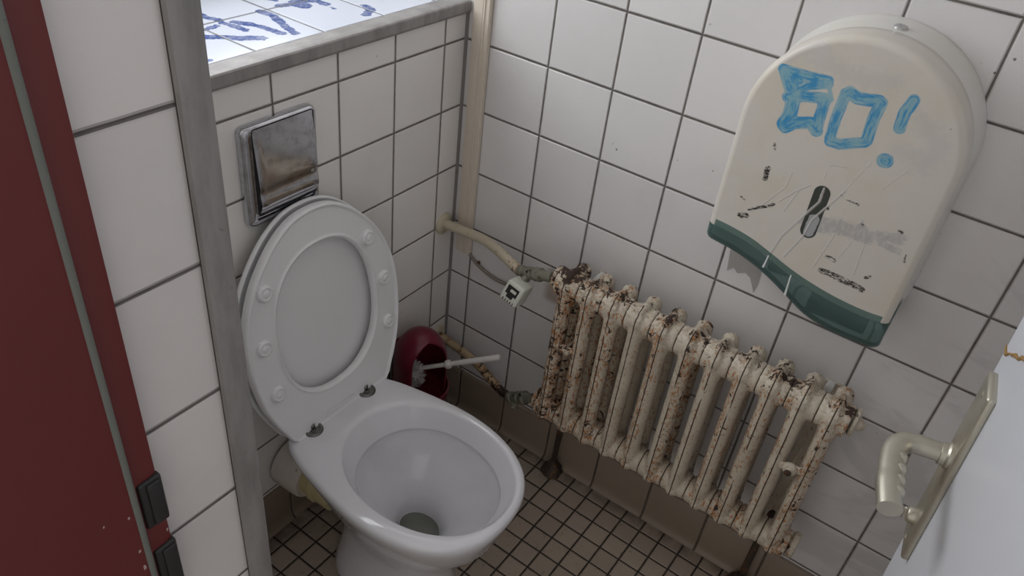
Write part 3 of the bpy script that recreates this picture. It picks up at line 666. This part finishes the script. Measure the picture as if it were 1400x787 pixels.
blob((-0.091, 0, ZT+.004), (.052, .0185, .026)); blob((FX+.002, 0, ZT+.006), (.024, .0175, .024)); blob((BX, 0, ZT+.006), (.022, .0175, .024))
blob((-0.091, 0, ZB-.004), (.052, .0185, .026)); blob((FX+.002, 0, ZB-.006), (.024, .0175, .022)); blob((BX, 0, ZB-.006), (.022, .0175, .022))
blob((-0.108, 0, ZT+.026), (.026, .0105, .0145)); blob((-0.106, 0, ZB-.025), (.025, .010, .014))
# tapered shoulders from the columns into the hubs
for z_, s_ in ((ZT-.022, 1), (ZB+.022, -1)): blob((FX+.004, 0, z_-s_*.006), (.0205, .0185, .030)); blob((BX-.004, 0, z_), (.018, .0165, .024))
PW = 0.0567
for z_ in (ZT, ZB):
    lathe(bm, [(-PW/2, .0262), (-PW/2+.002, .0298), (-.012, .0305), (0, .031), (.012, .0305), (PW/2-.002, .0298), (PW/2, .0262)], (-0.107, 0, z_), (0, 1, 0), 32)
me = bpy.data.meshes.new('section_raw'); bm.to_mesh(me); bm.free()
tmp = bpy.data.objects.new('section_raw', me); COL.objects.link(tmp)
rm = tmp.modifiers.new('r', 'REMESH'); rm.mode = 'VOXEL'; rm.voxel_size = 0.0026
smm = tmp.modifiers.new('s', 'SMOOTH'); smm.factor = 0.5; smm.iterations = 4
dg = bpy.context.evaluated_depsgraph_get(); sec_me = bpy.data.meshes.new_from_object(tmp.evaluated_get(dg)); sec_me.name = 'section'
bpy.data.objects.remove(tmp)
for v in sec_me.vertices:   # cast-iron lumps and a flaking crest
    c = v.co; k = noise.noise(c*60)*.0007+noise.noise(c*180)*.0003
    if c.z > ZT+.016: k += abs(noise.noise(c*110))*.0036+abs(noise.noise(c*240))*.0016
    v.co += v.normal*k
for p_ in sec_me.polygons: p_.use_smooth = True
sec_me.materials.clear(); sec_me.materials.append(m_rad)
YS = [-0.401-PW*k for k in range(11)]
rl = Vector(rad.location)
for y_ in YS:
    s_ = bpy.data.objects.new('section', sec_me); COL.objects.link(s_); s_.parent = rad; s_.location = Vector((0, y_, 0))-rl
yl, yr = YS[0]+PW/2, YS[-1]-PW/2
bm = bmesh.new()
for z_ in (ZT,):
    lathe(bm, [(0, .022), (.004, .0275), (.009, .0275), (.011, .0205), (.013, .0125), (.019, .0115), (.0195, .0085), (.024, .006), (.025, .004)], (-0.100, yr, z_), (0, -1, 0), 28)
tag(obj('end_plug', bm, m_rad2, rad), 'cream end plug with a small bleed nipple'); bm = bmesh.new()
lathe(bm, [(0, .024), (.005, .0290), (.014, .0280), (.0155, .0255), (.016, .010)], (-0.100, yr, ZB), (0, -1, 0), 28)
obj('end_plug', bm, m_rad2, rad)
for z_ in (ZT, ZB):
    bm = bmesh.new(); lathe(bm, [(0, .024), (.004, .0275), (.011, .0265), (.0125, .0235), (.013, .010)], (-0.100, yl, z_), (0, 1, 0), 28); obj('inlet_bush', bm, m_rad2, rad)
m_iron = plain('dark_rusty_iron', lin(62, 50, 42), 0.7, var=.3, dirt=lin(110, 70, 40), dirt_th=.55, bump=.4)
for y_, z_ in ((-0.4293, 0.497), (-0.9397, 0.502)):
    bm = bmesh.new(); mm = Matrix.Translation((-0.137, y_, z_)) @ Matrix.Rotation(math.radians(-12), 4, 'X')
    box(bm, (-.004, -.025, -.009), (.003, .025, .009), .004, 3, mat=mm)
    lathe(bm, [(0, .0145), (.005, .0135), (.0075, .010), (.008, .0075), (.013, .007), (.0135, .0045)], (-0.140, y_, z_), (-1, 0, 0), 20)
    tube(bm, [(-0.138, y_, z_), (-0.06, y_, z_)], .004, 8)
    cl_ = obj('clamp', bm, m_rad2, rad); bm = bmesh.new(); lathe(bm, [(0, .0068), (.003, .0066), (.004, .005)], (-0.1530, y_, z_), (-1, 0, 0), 14); obj('bolt', bm, m_iron, cl_)
# brackets behind the radiator
for y_, cl in ((-0.4293, 'left'), (-0.9397, 'right')):
    b_ = thing('wall_bracket', 'white metal clip of the radiator bracket near its %s end' % ('valve' if cl == 'left' else 'plugged'), 'wall bracket', (-0.015, y_, 0.22))
    b_['label'] = ('pale wall bracket clip rising behind the radiator at its valve end' if cl == 'left' else 'pale wall bracket clip rising behind the radiator at its plugged end')
    bm = bmesh.new(); box(bm, (-0.0065, y_-.016, .22), (-0.0005, y_+.016, .63), .001, 1)
    box(bm, (-0.030, y_-.008, .30), (-0.006, y_-.004, .34), .001, 1)
    obj('rail', bm, m_rad2, b_)
    bm = bmesh.new(); mm = Matrix.Translation((-0.026, y_+.004, .628))
    box(bm, (-.020, -.0075, -.004), (.0205, .0075, .004), .0015, 2, mat=mm)
    obj('clip', bm, plain('pale_clip', lin(205, 204, 200), .35), b_)
# feet standing on the floor
for y_, nm in ((-0.41, 'valve'), (-0.938, 'plugged')):
    bm = bmesh.new(); box(bm, (-0.034, y_-.006, 0.004), (-0.024, y_+.006, 0.262), .002, 1)
    lathe(bm, [(0, .027), (.006, .028), (.014, .024), (.024, .016), (.04, .010)], (-0.040, y_, 0.0), (0, 0, 1), 28)
    for v in bm.verts: v.co += Vector((noise.noise(v.co*70), noise.noise(v.co*70+Vector((5, 5, 5))), max(0, noise.noise(v.co*60))))*.009
    tag(obj('foot', bm, m_iron, rad), 'dark corroded foot at the %s end' % nm)

# ------------------------------------------------------------------ heating pipes, valves, thermostat
def pipe_mat(name, th, base=lin(196, 186, 164)):
    t = NT(name); P = t.pos(); x = t.xyz(P); n1 = t.noise(P, 60, 6, .7, .6); n2 = t.noise(P, 22, 4, .6)
    we = t.math('ADD', t.step(x[1], -0.27, -0.20, 0.12, 0.0), t.step(x[1], -0.24, -0.08, 0.06, 0.0)); s_ = t.math('ADD', t.math('ADD', n1, we), t.math('MULTIPLY', t.math('SUBTRACT', n2, .5), .25))
    col = t.mix(t.step(s_, th-.09, th, 0, .7), base, lin(150, 104, 58)); col = t.mix(t.step(s_, th, th+.02), col, lin(46, 34, 28))
    t.bump(n1, .3, .001); return t.set(col=col, rough=.42)
m_p1 = pipe_mat('cream_pipe_paint', 0.72); m_p2 = pipe_mat('rusty_pipe_paint', 0.58, lin(180, 160, 128))
m_brass = plain('dull_green_brass', lin(132, 130, 116), .55, metal=.3, var=.2, dirt=lin(48, 44, 36), dirt_th=.55, bump=.3)
def rosette(bm, c, r):
    lathe(bm, [(0, r), (.003, r), (.006, r*.93), (.009, r*.8), (.010, r*.55)], (c[0], 0, c[1]), (0, -1, 0), 32)
    tube(bm, [(c[0]-r*.75, -.010, c[1]+.002), (c[0]+r*.75, -.010, c[1]+.002)], .0012, 6)
sup = thing('supply_pipe', 'cream painted upper heating pipe with valve and wall rosette', 'heating pipe', (-0.04, 0, 0.57))
bm = bmesh.new(); tube(bm, catmull([(-.040, -.001, .585), (-.042, -.045, .591), (-.046, -.09, .597), (-.053, -.135, .604), (-.066, -.180, .606), (-.080, -.225, .603), (-.087, -.252, .599), (-.089, -.264, .598)], 8), .0118, 20)
obj('pipe', bm, m_p1, sup)
bm = bmesh.new(); rosette(bm, (-.040, .585), .028); obj('rosette', bm, m_p1, sup)
bm = bmesh.new()
lathe(bm, [(0, .012), (.001, .0142), (.012, .0145), (.014, .0118), (.026, .0122), (.028, .0142), (.040, .0142), (.042, .0112), (.050, .0110), (.052, .0160), (.066, .0160), (.068, .012), (.1030, .0118)], (-.089, -.262, .598), (-.018, -.0965, .040), 20)
tube(bm, [(-.092, -.288, .604), (-.118, -.288, .592)], .010, 16)
obj('valve_body', bm, m_brass, sup)
hdm = Matrix.Translation((-.137, -.289, .582)) @ Matrix.Rotation(math.radians(14), 4, 'X') @ Matrix.Rotation(math.radians(18), 4, 'Y')
m_th = plain('aged_white_plastic', lin(206, 208, 196), .45, var=.04)
bm = bmesh.new(); box(bm, (-.024, -.023, -.026), (.024, .022, .024), .005, 3)
ths = obj('thermostat_head', bm, m_th, sup, local=True); ths.matrix_local = Matrix.Translation(-Vector(sup.location)) @ hdm; ths['label'] = 'small square white thermostat head with a broken front'
bm = bmesh.new(); box(bm, (-.0248, -.014, -.006), (-.0232, .015, .015), .0005, 1); box(bm, (-.0248, -.007, -.014), (-.0232, .009, -.004), .0005, 1)
obj('broken_opening', bm, m_black, ths, local=True)['label'] = 'dark broken opening'
bm = bmesh.new(); box(bm, (-.0265, -.010, .002), (-.024, .005, .009), .001, 1)
obj('inner_tab', bm, m_th, ths, local=True)
bm = bmesh.new()
for k in range(5): box(bm, (-.0245, -.015+k*.0066, -.0240), (-.0165, -.0130+k*.0066, -.0175), .0002, 1)
obj('vent_slots', bm, m_black, ths, local=True)
ret = thing('return_pipe', 'rusty lower heating pipe with corroded valve near the floor', 'heating pipe', (-0.036, 0, 0.21))
bm = bmesh.new(); tube(bm, catmull([(-.036, -.001, .234), (-.040, -.05, .234), (-.046, -.105, .233), (-.057, -.16, .230), (-.072, -.21, .224), (-.084, -.250, .220), (-.089, -.283, .222)], 8), .0112, 20)
obj('pipe', bm, m_p2, ret)
bm = bmesh.new(); rosette(bm, (-.036, .236), .026); obj('rosette', bm, m_p1, ret)
bm = bmesh.new()
lathe(bm, [(0, .012), (.001, .0145), (.012, .0148), (.014, .0118), (.030, .0125), (.032, .0155), (.044, .0155), (.046, .012), (.052, .017), (.066, .017), (.068, .012), (.0915, .0118)], (-.089, -.281, .221), (-.018, -.0775, .061), 20)
tube(bm, [(-.090, -.303, .234), (-.100, -.303, .214)], .0095, 14); lathe(bm, [(0, .011), (.006, .0115), (.009, .009)], (-.099, -.303, .217), (-.45, 0, -1), 8)
obj('valve_body', bm, m_brass, ret)

# ------------------------------------------------------------------ cable duct and cable
m_duct = plain('cream_duct', lin(214, 203, 188), .5, var=.03)
bm = bmesh.new()
dp = [(-.0002, -.024), (-.0125, -.024), (-.0135, -.026), (-.0135, -.0470), (-.0122, -.0476), (-.0135, -.0482), (-.0135, -.0525), (-.0115, -.0530), (-.0115, -.062), (-.010, -.0635), (-.0002, -.0635)]
loft(bm, [[(a, b, z_) for a, b in dp] for z_ in (.508, 2.5)], True, True)
tag(settle(obj('cable_duct', bm, m_duct, angle=30)), 'cream plastic cable duct running up the tiled wall near the corner', 'cable duct')
bm = bmesh.new(); tube(bm, catmull([(-.006, -.058, .520), (-.006, -.062, .508), (-.006, -.092, .488), (-.007, -.135, .476), (-.008, -.178, .476), (-.03, -.23, .500), (-.075, -.268, .545), (-.098, -.272, .572)], 8), .0044, 10)
tag(settle(obj('cable', bm, plain('grey_cable', lin(132, 122, 114), .6))), 'thin grey cable curving from the duct to the thermostat', 'cable')
bm = bmesh.new(); bmesh.ops.create_uvsphere(bm, u_segments=12, v_segments=8, radius=.0042, matrix=Matrix.Translation((-.006, -.092, .497)))
tag(settle(obj('cable_nail', bm, m_iron)), 'small rusty nail beside the curving cable', 'nail')

# ------------------------------------------------------------------ towel dispenser
YC, ZC, RR = -0.816, 1.120, 0.1655
LOWC = [(-0.6505, 0.9160), (-0.6867, 0.9150), (-0.7315, 0.9090), (-0.7709, 0.8970), (-0.8133, 0.8830), (-0.8539, 0.8735), (-0.896, 0.8670), (-0.9425, 0.8645), (-0.9815, 0.8675)]
BOTC = [(-0.6505, 0.8880), (-0.6710, 0.8860), (-0.7104, 0.8820), (-0.7495, 0.8725), (-0.782, 0.8600), (-0.8159, 0.8430), (-0.8578, 0.8220), (-0.902, 0.8130), (-0.9415, 0.8125), (-0.9815, 0.8140)]
def curve(tab, y): 
    t_ = sorted(tab); xs_ = np.array([a for a, _ in t_]); ys_ = np.array([b for _, b in t_])
    # smooth (Catmull) lookup
    i = int(np.clip(np.searchsorted(xs_, y)-1, 0, len(xs_)-2)); t1 = (y-xs_[i])/(xs_[i+1]-xs_[i])
    def sl(k): 
        a, b = max(k-1, 0), min(k+1, len(xs_)-1); return (ys_[b]-ys_[a])/(xs_[b]-xs_[a])
    h = xs_[i+1]-xs_[i]; m0, m1 = sl(i)*h, sl(i+1)*h
    return float((2*t1**3-3*t1**2+1)*ys_[i]+(t1**3-2*t1**2+t1)*m0+(-2*t1**3+3*t1**2)*ys_[i+1]+(t1**3-t1**2)*m1)
disp = thing('towel_dispenser', 'white paper towel dispenser with blue graffiti on the tiled wall', 'towel dispenser', (0, YC, 0.815))
def dirty_white(name, base, marks=False):
    t = NT(name); P = t.pos(); x = t.xyz(P)
    col = t.mix(t.step(t.noise(P, 8, 5, .65), .35, .7), base, tuple(a*b for a, b in zip(base[:3], (.95, .935, .87)))+(1,))
    col = t.mix(t.step(t.noise(t.mapv(P, (1, 3, 1), rot=(.5, 0, 0)), 30, 6, .75, .8), .66, .74, 0, .35), col, lin(120, 116, 112))
    vo = t.n('ShaderNodeTexVoronoi'); vo.inputs['Scale'].default_value = 60; t.put(vo.inputs['Vector'], P)
    col = t.mix(t.math('MULTIPLY', t.step(vo.outputs['Distance'], .05, .10, .8, 0), t.step(t.noise(P, 11, 3), .6, .66)), col, lin(60, 54, 50))
    if marks:
        n1 = t.math('SUBTRACT', t.noise(P, 90, 5, .7), .5); n2 = t.math('SUBTRACT', t.noise(t.mapv(P, (1, .8, 4), rot=(.08, 0, 0)), 70, 5, .75), .5)
        def mask(a, j1, j2, soft=.0006):
            v = t.math('ADD', t.attr(a), t.math('ADD', t.math('MULTIPLY', n1, j1), t.math('MULTIPLY', n2, j2))); return t.step(v, -soft, soft, 1, 0)
        col = t.mix(t.math('MULTIPLY', mask('smudge', .05, .03, .010), .16), col, lin(160, 166, 182))
        col = t.mix(t.math('MULTIPLY', mask('grey', .020, .022, .003), t.step(t.noise(t.mapv(P, (1, 2.5, 1), rot=(.3, 0, 0)), 60, 4, .7), .3, .6, .18, .62)), col, lin(160, 162, 166))
        sv = t.n('ShaderNodeCombineXYZ'); t.put(sv.inputs[0], t.math('MULTIPLY', t.attr('blue'), 6.0)); t.put(sv.inputs[1], x[1]); t.put(sv.inputs[2], x[2]); streak = t.step(t.noise(sv.outputs[0], 45, 4, .6), .38, .60)
        thick = t.step(t.attr('blue'), -.011, -.001, 0, 1)
        bl = t.mix(streak, lin(62, 146, 194), lin(122, 176, 192))
        col = t.mix(t.math('MULTIPLY', mask('blue', .0018, .0008, .0010), t.math('SUBTRACT', 1.0, t.math('MULTIPLY', t.math('MULTIPLY', thick, streak), .25))), col, bl)
        col = t.mix(mask('slot', .0002, .0001), col, lin(58, 64, 58))
        col = t.mix(t.math('MULTIPLY', mask('slot2', .0002, .0001), mask('slotcut', .004, .002)), col, lin(168, 170, 172))
        brk = t.step(t.noise(t.mapv(P, (1, .5, 2), rot=(.08, 0, 0)), 240, 5, .8), .42, .50); col = t.mix(t.math('MULTIPLY', mask('black', .008, .010, .0005), brk), col, lin(40, 34, 32))
        col = t.mix(t.math('MULTIPLY', mask('scratch', .0030, .0010, .0006), .7), col, lin(224, 222, 220))
        col = t.mix(t.math('MULTIPLY', mask('scr_edge', .0006, .0004, .0004), .35), col, lin(120, 112, 104))
    return t.set(col=col, rough=.36)
m_cover = dirty_white('yellowed_white_plastic', lin(214, 209, 201), True)
m_shell = dirty_white('white_shell_plastic', lin(222, 221, 218))
XF, ER = -0.132, 0.012
NU, NV = 300, 360
us = np.linspace(0, 1, NU+1); th_ = PI*us; yy = YC+(RR-0.0006)*np.cos(th_)    # denser towards the sides
bm = bmesh.new(); grid = []; AY = []; AZ = []
for y_ in yy:
    zt = ZC+math.sqrt(max(0, RR*RR-(y_-YC)**2)); zb = curve(LOWC, y_)
    col_ = []
    for j in range(NV+1):
        s_ = j/NV; s2 = s_ if s_ < .8 else .8+.2*math.sin((s_-.8)/.2*PI/2)
        z_ = zb+(zt-zb)*s2
        if z_ > ZC: de = RR-math.hypot(y_-YC, z_-ZC)
        else: de = RR-abs(y_-YC)
        de = max(0, de); dx = 0 if de > ER else ER-math.sqrt(max(0, ER*ER-(ER-de)**2))
        bulge = 0.004*(1-((y_-YC)/RR)**2)
        col_.append(bm.verts.new((XF+dx+.004-bulge, y_, z_))); AY.append(y_); AZ.append(z_)
    grid.append(col_)
for i in range(NU):
    for j in range(NV): bm.faces.new((grid[i][j], grid[i+1][j], grid[i+1][j+1], grid[i][j+1]))
# side return of the cover towards the wall
ba = [grid[0][j] for j in range(NV+1)]+[grid[i][NV] for i in range(1, NU)]+[grid[NU][j] for j in range(NV, -1, -1)]
prev = ba
for x_ in (-0.112, -0.09, -0.07, -0.068):
    k_ = 1.0 if x_ != -0.068 else .985
    cur = [bm.verts.new((x_, YC+(v.co.y-YC)*k_, v.co.z if v.co.z < ZC else ZC+(v.co.z-ZC)*k_)) for v in ba]
    for a, b, c, d in zip(prev, prev[1:], cur[1:], cur): bm.faces.new((a, b, c, d))
    prev = cur
# lower rim folded back
lowe = [grid[i][0] for i in range(NU+1)]; l2 = [bm.verts.new((v.co.x+.004, v.co.y, v.co.z+.0005)) for v in lowe]
for a, b, c, d in zip(lowe, lowe[1:], l2[1:], l2): bm.faces.new((a, b, c, d))
me = bpy.data.meshes.new('front_cover'); bmesh.ops.recalc_face_normals(bm, faces=bm.faces); bm.to_mesh(me); bm.free()
nv_ = len(me.vertices); AY = np.array(AY); AZ = np.array(AZ)
def at(name, marks, inset=0.0):
    v = np.full(nv_, .5); v[:len(AY)] = sdf(marks, AY, AZ)+inset; put_attr(me, name, v)
at('blue', [(p_, w_*1.12) for p_, w_ in BLUE]+[([(-.7000, 1.2040), (-.7250, 1.2060), (-.7500, 1.2080)], .0075), ([(-.708, 1.196), (-.722, 1.186)], .009)]); at('black', [m_ for m_ in BLACK]); at('grey', GREY); at('scratch', SCR); at('scr_edge', [([(a-.0016, b-.0006) for a, b in p_], w_) for p_, w_ in SCR])
at('slot', SLOT); at('slot2', [([(-0.8128, 1.003), (-0.8132, 0.975)], .0122)]); at('slotcut', [([(-0.816, .996), (-0.815, 0.972)], .0085)])
at('smudge', [([(-0.69, 1.23), (-0.74, 1.25)], .012), ([(-0.75, 1.235), (-0.80, 1.225), (-0.85, 1.235)], .012), ([(-0.90, 1.20), (-0.94, 1.17), (-0.93, 1.13)], .012), ([(-0.89, 1.14), (-0.94, 1.155)], .010)])
me.materials.append(m_cover)
me.transform(Matrix.Translation(-Vector(disp.location)))
for p_ in me.polygons: p_.use_smooth = True
cov = bpy.data.objects.new('front_cover', me); COL.objects.link(cov); cov.parent = disp; cov['label'] = 'yellowed white front cover with blue letters and black marks'
# rear shell against the wall
def arch(r, zb, n=60, dy=0):
    return [(YC+dy+r, zb)]+[(YC+dy+r*math.cos(PI*k/n), ZC+r*math.sin(PI*k/n)) for k in range(n+1)]+[(YC+dy-r, zb)]
bm = bmesh.new()
loft(bm, [[(x_, a, b) for a, b in arch(r_, .865)] for x_, r_ in ((-.0003, RR+.005), (-.004, RR+.006), (-.012, RR+.0045), (-.05, RR+.001), (-.072, RR-.001), (-.092, RR-.002))], True, True)
obj('back_shell', bm, m_shell, disp, angle=45)
bm = bmesh.new(); lathe(bm, [(0, .011), (.004, .0105), (.006, .008), (.0065, .004)], (-.048, YC-.004, ZC+RR-.001), (0, 0, 1), 20)
tag(obj('lock', bm, plain('lock_metal', lin(190, 190, 188), .3, metal=.6), disp), 'small round lock on top')
# translucent green lower window
tg = NT('green_translucent_plastic')
m_green = tg.set(col=tg.mix(tg.noise(tg.pos(), 20, 4), lin(122, 150, 146), lin(136, 162, 158)), rough=.08, trans=.75, ior=1.15, alpha=1.0)
bm = bmesh.new(); N_ = 90; prof_rings = []
ysw = [YC+(RR-.001)*math.cos(PI*k/N_) for k in range(N_+1)]
def gx(y_): 
    e_ = RR-.001-abs(y_-YC); dx = 0 if e_ > .014 else .014-math.sqrt(max(0, .014**2-(.014-e_)**2)); return XF+.006-.004*(1-((y_-YC)/RR)**2)+dx
front = []; 
for y_ in ysw:
    zt = curve(LOWC, y_)+.012; zb = curve(BOTC, y_); x_ = gx(y_)
    front.append([(x_, y_, zt), (x_, y_, (zt+zb)/2), (x_+.0005, y_, zb+.006), (x_+.003, y_, zb+.0015), (x_+.009, y_, zb), (x_+.016, y_, zb+.001)])
V = [[bm.verts.new(p) for p in r] for r in front]
for a, b in zip(V, V[1:]):
    for k in range(5): bm.faces.new((a[k], a[k+1], b[k+1], b[k]))
for side in (0, -1):
    src = V[side][:5]; y_ = front[side][0][1]; bk_ = [bm.verts.new((-.004, y_, v.co.z)) for v in src]
    for a, b, c, d in zip(src, src[1:], bk_[1:], bk_): bm.faces.new((a, b, c, d))
gw = obj('green_window', bm, m_green, disp, angle=60); sm_ = gw.modifiers.new('t', 'SOLIDIFY'); sm_.thickness = .0022; sm_.offset = 1
gw['label'] = 'wavy dark green translucent lower edge'
bm = bmesh.new()
for p_, w_ in DRIP:
    bm = bmesh.new(); tube(bm, catmull([(gx(a)-.0012, a, b) for a, b in [(p_[0][0], p_[0][1]+.004), ((p_[0][0]+p_[1][0])/2, (p_[0][1]+p_[1][1])/2), p_[1]]], 5), [.0016, .0016, .0018, .0022], 10)
    tag(obj('drip', bm, m_plastic, disp), 'dried white drip over the green edge')
# folded towels visible through the window
tw_ = thing('paper_towels', 'pale folded paper towels inside the dispenser, seen through its green edge', 'paper towels', (-0.06, -0.90, .835))
m_paper = plain('recycled_paper', lin(190, 188, 180), .9)
bm = bmesh.new()
for k in range(22): box(bm, (-.119, -.952+.0006*(k % 3), .826+k*.0020), (-.02, -.852-.0005*(k % 2), .8276+k*.0020))
obj('sheets', bm, m_paper, tw_, smooth=False)
bm = bmesh.new(); box(bm, (-.118, -.812, .868), (-.015, -.770, .905), .002, 1)
obj('end_sheet', bm, m_paper, tw_)
# torn tape left on the tile beneath the dispenser
bm = bmesh.new(); pl = [(-.668, .835), (-.672, .800), (-.677, .760), (-.688, .772), (-.698, .764), (-.712, .772), (-.724, .766), (-.733, .750), (-.739, .738), (-.742, .760), (-.741, .783), (-.738, .835)]
loft(bm, [[(x_, a, b) for a, b in pl] for x_ in (-.0002, -.0008)], True, True)
tt = NT('tape_residue'); mt = tt.set(col=tt.mix(tt.noise(tt.pos(), 60, 5), lin(158, 155, 152), lin(176, 172, 168)), rough=.5)
tag(settle(obj('torn_tape', bm, mt, smooth=False)), 'torn grey tape residue on the tile below the towel dispenser', 'tape')
